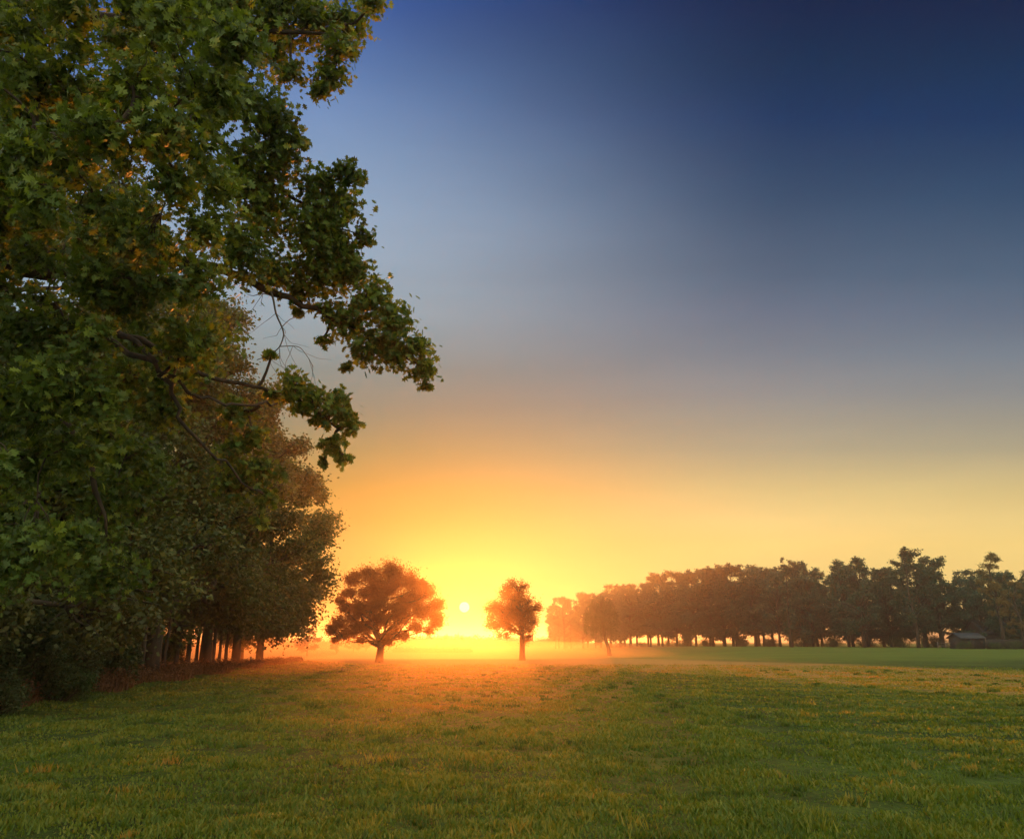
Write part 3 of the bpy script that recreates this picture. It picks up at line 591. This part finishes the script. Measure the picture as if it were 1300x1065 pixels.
# hedge-like bushes under the right wood
bs = shrub(np.random.default_rng(91), 2.6, 2.4, 5000)
for i_ in range(28):
    t = ((i_+.5)/28)**.6*.88+.12; q = EDGE_A*(1-t)+EDGE_B*t; x, y = q[0]+1.5+3*math.sin(i_*3.3), q[1]+1.0+3*math.sin(i_*1.7)
    o = bs if i_ == 0 else copy_tree(bs); place(o, x, y, i_*1.9, (.7+.3*math.sin(i_*2.7)**2)*(1 if t < .5 else 1.35))
    tag(o, f'low dark bush under the right wood, {ORD[i_]} bush from the misty end', 'bush', 'bushes under the right wood')

# ------------------------------------------------------------------ shed, barn and fence at the right edge
def building(name, px0, px1, Y, eave, ridge, depth, lab, wallm, roofm):
    x0 = gx(px0, Y)[0]; x1 = gx(px1, Y)[0]; z0 = float(hz((x0+x1)/2, Y))
    e = empty(name, ((x0+x1)/2, Y, z0)); w_ = (x1-x0)/2
    m_ = MB(); m_.box(-w_, w_, 0, depth, -.3, eave)
    m_.add([(-w_, 0, eave), (-w_, depth, eave), (-w_, depth/2, ridge-.06), (w_, 0, eave), (w_, depth, eave), (w_, depth/2, ridge-.06)], [np.array([(0, 1, 2), (3, 5, 4)])])
    m_.build('wall', wallm, e)
    r_ = MB(); o_ = .3; t_ = .12
    for sgn in (0, 1):
        ya, yb = (-.35, depth/2) if sgn == 0 else (depth+.35, depth/2); za = eave-.35*(ridge-eave)/(depth/2); zb = ridge
        v_ = [(-w_-o_, ya, za+.02), (w_+o_, ya, za+.02), (w_+o_, yb, zb+.02), (-w_-o_, yb, zb+.02)]; v_ += [(a, b_, c+t_) for a, b_, c in v_]
        r_.add(v_, np.array([(0, 1, 2, 3), (4, 5, 6, 7), (0, 1, 5, 4), (1, 2, 6, 5), (2, 3, 7, 6), (3, 0, 4, 7)]))
    r_.build('roof', roofm, e)
    return e, w_
e, w_ = building('shed', 1219, 1247, 152, 1.9, 2.7, 4.5, '', 'plank', 'roof'); tag(e, 'low dark plank shed at the foot of the right wood', 'shed')
d_ = MB(); d_.box(-.5, .5, -.05, -.003, 0, 1.75); dd = d_.build('door', 'dark_door', e); h_ = MB(); h_.box(.33, .4, -.09, -.05, .85, .98); h_.build('handle', 'roof', dd)
d_ = MB(); d_.box(1.2, 1.8, -.04, -.003, .8, 1.4); d_.build('window', 'dark_door', e)
e, w_ = building('barn', 1250, 1294, 178, 3.0, 5.6, 9, '', 'plank', 'roof'); tag(e, 'dark barn with blue-grey roof half hidden by the trees at right', 'barn')
d_ = MB(); d_.box(-1.4, 1.4, -.05, -.003, 0, 2.6); d_.build('door', 'dark_door', e)
def board_fence(px0, px1, Y, h, lab):
    x0 = gx(px0, Y)[0]; x1 = gx(px1, Y)[0]; z0 = float(hz((x0+x1)/2, Y)); e = empty('board_fence', ((x0+x1)/2, Y, z0)); w_ = (x1-x0)/2
    m_ = MB(); n_ = int(2*w_/.16); rg = random.Random(3)
    for i_ in range(n_):
        xx = -w_+i_*.16; m_.box(xx, xx+.145, 0, .022, .02, h+rg.uniform(-.03, .03))
    m_.build('panel', 'plank', e)
    for i_ in range(int(2*w_/2.2)+1):
        p_ = MB(); p_.box(-w_+i_*2.2-.05, -w_+i_*2.2+.05, .025, .125, -.2, h+.08); p_.build('post', 'post', e)
    tag(e, lab, 'fence')
board_fence(1249, 1322, 150, 1.65, 'dark board fence running from the shed to the right edge')
# pale rail fence left of the shed
x0 = gx(1188, 156)[0]; x1 = gx(1217, 156)[0]; z0 = float(hz((x0+x1)/2, 156)); e = empty('rail_fence', ((x0+x1)/2, 156, z0)); w_ = (x1-x0)/2
for zz in (.45, .95): r_ = MB(); r_.box(-w_, w_, -.02, .02, zz, zz+.1); r_.build('rail', 'dead_wood', e)
for i_ in range(4): r_ = MB(); xx = -w_+i_*w_*2/3; r_.box(xx-.05, xx+.05, .022, .11, -.2, 1.2); r_.build('post', 'dead_wood', e)
tag(e, 'pale rail fence before the trees left of the shed', 'fence')
for i_, (px_, Y_, sc_, lab_) in enumerate([(1222, 149.5, .62, 'low dark bush against the left corner of the plank shed'), (1262, 148, .55, 'low dark bush before the board fence right of the shed'), (1284, 147.5, .7, 'dark bush before the board fence near the right edge')]):
    o = copy_tree(bs); x, y = gx(px_, Y_); place(o, x, y, i_*2.2, sc_); tag(o, lab_, 'bush', 'bushes by the shed')
# small post in the field left
p = ground_at(317, 847); e = MB(); e.tube([(0, 0, -.2), (0, 0, .3), (.01, 0, .62)], [.06, .055, .05], 8); o = e.build('wooden_post', 'post'); o.location = tuple(p); tag(o, 'short wooden post on the grass by the far end of the left wood', 'post')
p = ground_at(434, 853); e = MB(); e.tube([(0, 0, -.2), (0, 0, .1), (.02, 0, .26)], [.05, .045, .04], 8); o = e.build('wooden_stump', 'post'); o.location = tuple(p); tag(o, 'tiny dark stump in the grass in front of the lone spreading oak', 'stump')

# ------------------------------------------------------------------ far trees in the mist
ft = tree('distant_tree', np.random.default_rng(101), 12, 1.6, 5.4, 5000, .55, .3, 'far_leaf', 30, 'low', gap=.05, rc=.34, subs=8)
FT = [(392, 796, 17, 170, 'round misty tree seen in the gap beside the end of the left wood'), (429, 808, 9, 200, 'small misty tree just left of the lone spreading oak'),
      (450, 805, 12, 230, 'faint misty tree under the left side of the spreading oak'), (466, 801, 13, 250, 'faint misty tree just left of the spreading oak trunk')]
for i_, (px, top, rp, Y, lab) in enumerate(FT):
    o = ft if i_ == 0 else copy_tree(ft); x, y = gx(px, Y); d = ray(px, top); H = CAMZ+d[2]*(Y/d[1])-float(hz(x, y)); s = rp*Y/F/5.4
    place(o, x, y, i_*1.3, s, H/12); tag(o, lab, 'tree', 'misty trees beyond the field')
rng = np.random.default_rng(111); l = MB()
for q in range(190):
    px = rng.uniform(325, 735); Y = rng.uniform(430, 560); x, y = gx(px, Y); top = np.interp(px, [325, 400, 500, 560, 600, 640, 700, 735], [822, 816, 808, 806, 804, 808, 806, 800])+rng.uniform(-2, 7)
    d = ray(px, top); H = CAMZ+d[2]*(Y/d[1])-float(hz(x, y))
    for c in range(7):
        r = rng.uniform(1.3, 2.6); ce = np.array([x+rng.normal(0, 2.6), y+rng.normal(0, 2.6), float(hz(x, y))+rng.uniform(.1, 1)*max(H-r, .5)])
        pos = ce+rng.normal(0, 1, (48, 3))*r*.5; leaves(l, rng, pos, 1.0, RHO, .2, .3)
o = l.build('far_woodland', 'far_leaf'); tag(o, 'far wood fading into the mist below the sun', 'woodland', kind='stuff')
l = MB(); n = 5000; px = rng.uniform(500, 600, n)
pos = np.array([(gx(p_, 230)[0], 230+rng.normal(0, .6), float(hz(gx(p_, 230)[0], 230))+abs(rng.normal(.4, .4))) for p_ in px]); leaves(l, rng, pos, .35, RHO, .2, .3)
o = l.build('hedge', 'far_leaf'); tag(o, 'low misty hedge across the field behind the two lone trees', 'hedge')

# ------------------------------------------------------------------ haze
def volume(name, dens, col, aniso):
    m, nt = mat(name); pv = N(nt, 'ShaderNodeVolumePrincipled', inp={'Density': dens, 'Color': col, 'Anisotropy': aniso})
    o = N(nt, 'ShaderNodeOutputMaterial'); nt.links.new(pv.outputs[0], o.inputs['Volume']); return m
bpy.context.view_layer.update()
HTOP = max([(o.matrix_world @ Vector(c))[2] for o in C.objects if o.type == 'MESH' for c in o.bound_box]+[10.])+.8
print('HTOP', HTOP)
hb = MB(); hb.box(-3100, 3100, -3100, 3100, -2.2, HTOP)
o = hb.build('haze', volume('haze', .0006, (1, .93, .85, 1), .80)); tag(o, 'thin warm haze over the whole field', 'haze', kind='stuff')
# low bank of ground mist beyond the lone trees (a flattened lens of fog)
mb = MB(); nu, nv = 40, 12
th = np.linspace(0, 2*math.pi, nu, endpoint=False); ph = np.linspace(-math.pi/2, math.pi/2, nv+2)[1:-1]
v = np.array([(math.cos(a)*math.cos(b_), math.sin(a)*math.cos(b_), math.sin(b_)) for b_ in ph for a in th]+[(0, 0, -1), (0, 0, 1)])
i = np.arange(nv-1)[:, None]*nu; j = np.arange(nu)[None]; k = (j+1) % nu
q = np.stack([i+j, i+k, i+nu+k, i+nu+j], -1).reshape(-1, 4); jj = np.arange(nu)
t0 = np.stack([np.full(nu, nv*nu), (jj+1) % nu, jj], 1); t1 = np.stack([np.full(nu, nv*nu+1), (nv-1)*nu+jj, (nv-1)*nu+(jj+1) % nu], 1)
mb.add(v*np.array([118, 172, 3.0])+np.array([-66, 232, -.2]), [q, t0, t1])
o = mb.build('ground_mist', volume('ground_mist', .0032, (.95, .56, .30, 1), .75)); tag(o, 'low bank of orange mist lying on the far field', 'mist', kind='stuff')

def lens(name, rad, cen, dens, col, an_, lab):
    mb = MB(); mb.add(v*np.array(rad)+np.array(cen), [q, t0, t1]); o = mb.build(name, volume(name, dens, col, an_)); tag(o, lab, 'mist', kind='stuff')
lens('glow_mist', (8, 20, 5), (-19, 52, -.5), .010, (1, .5, .26, 1), .75, 'added mist that glows red between the trunks of the left wood')  # mist added so that low sun glows red between the trunks
lens('glare_mist', (17, 56, 9), (-9.5, 64, -2.2), .0028, (1, .56, .30, 1), .8, 'added mist standing in for sun glare around the lone trees')  # mist volume added to imitate the orange glare over the lone trees

# ------------------------------------------------------------------ camera and render
cam = bpy.data.cameras.new('camera'); co = bpy.data.objects.new('camera', cam); C.objects.link(co)
cam.sensor_width = 36; cam.lens = F/1300*36; cam.shift_y = -45/1300; cam.clip_end = 9000; cam.clip_start = .05
co.location = (0, 0, CAMZ); co.rotation_euler = (R(90)+P, 0, 0)
S = bpy.context.scene; S.camera = co
S.view_settings.view_transform = 'Standard'; S.view_settings.look = 'None'; S.view_settings.exposure = 0; S.view_settings.gamma = 1
S.render.engine = 'CYCLES'; cy = S.cycles
cy.max_bounces = 5; cy.diffuse_bounces = 4; cy.glossy_bounces = 1; cy.transmission_bounces = 4; cy.volume_bounces = 0; cy.transparent_max_bounces = 4
cy.use_denoising = True; cy.use_adaptive_sampling = True; cy.adaptive_threshold = .03
try: cy.denoiser = 'OPENIMAGEDENOISE'
except Exception: pass
cy.caustics_reflective = False; cy.caustics_refractive = False
cy.sample_clamp_indirect = 4
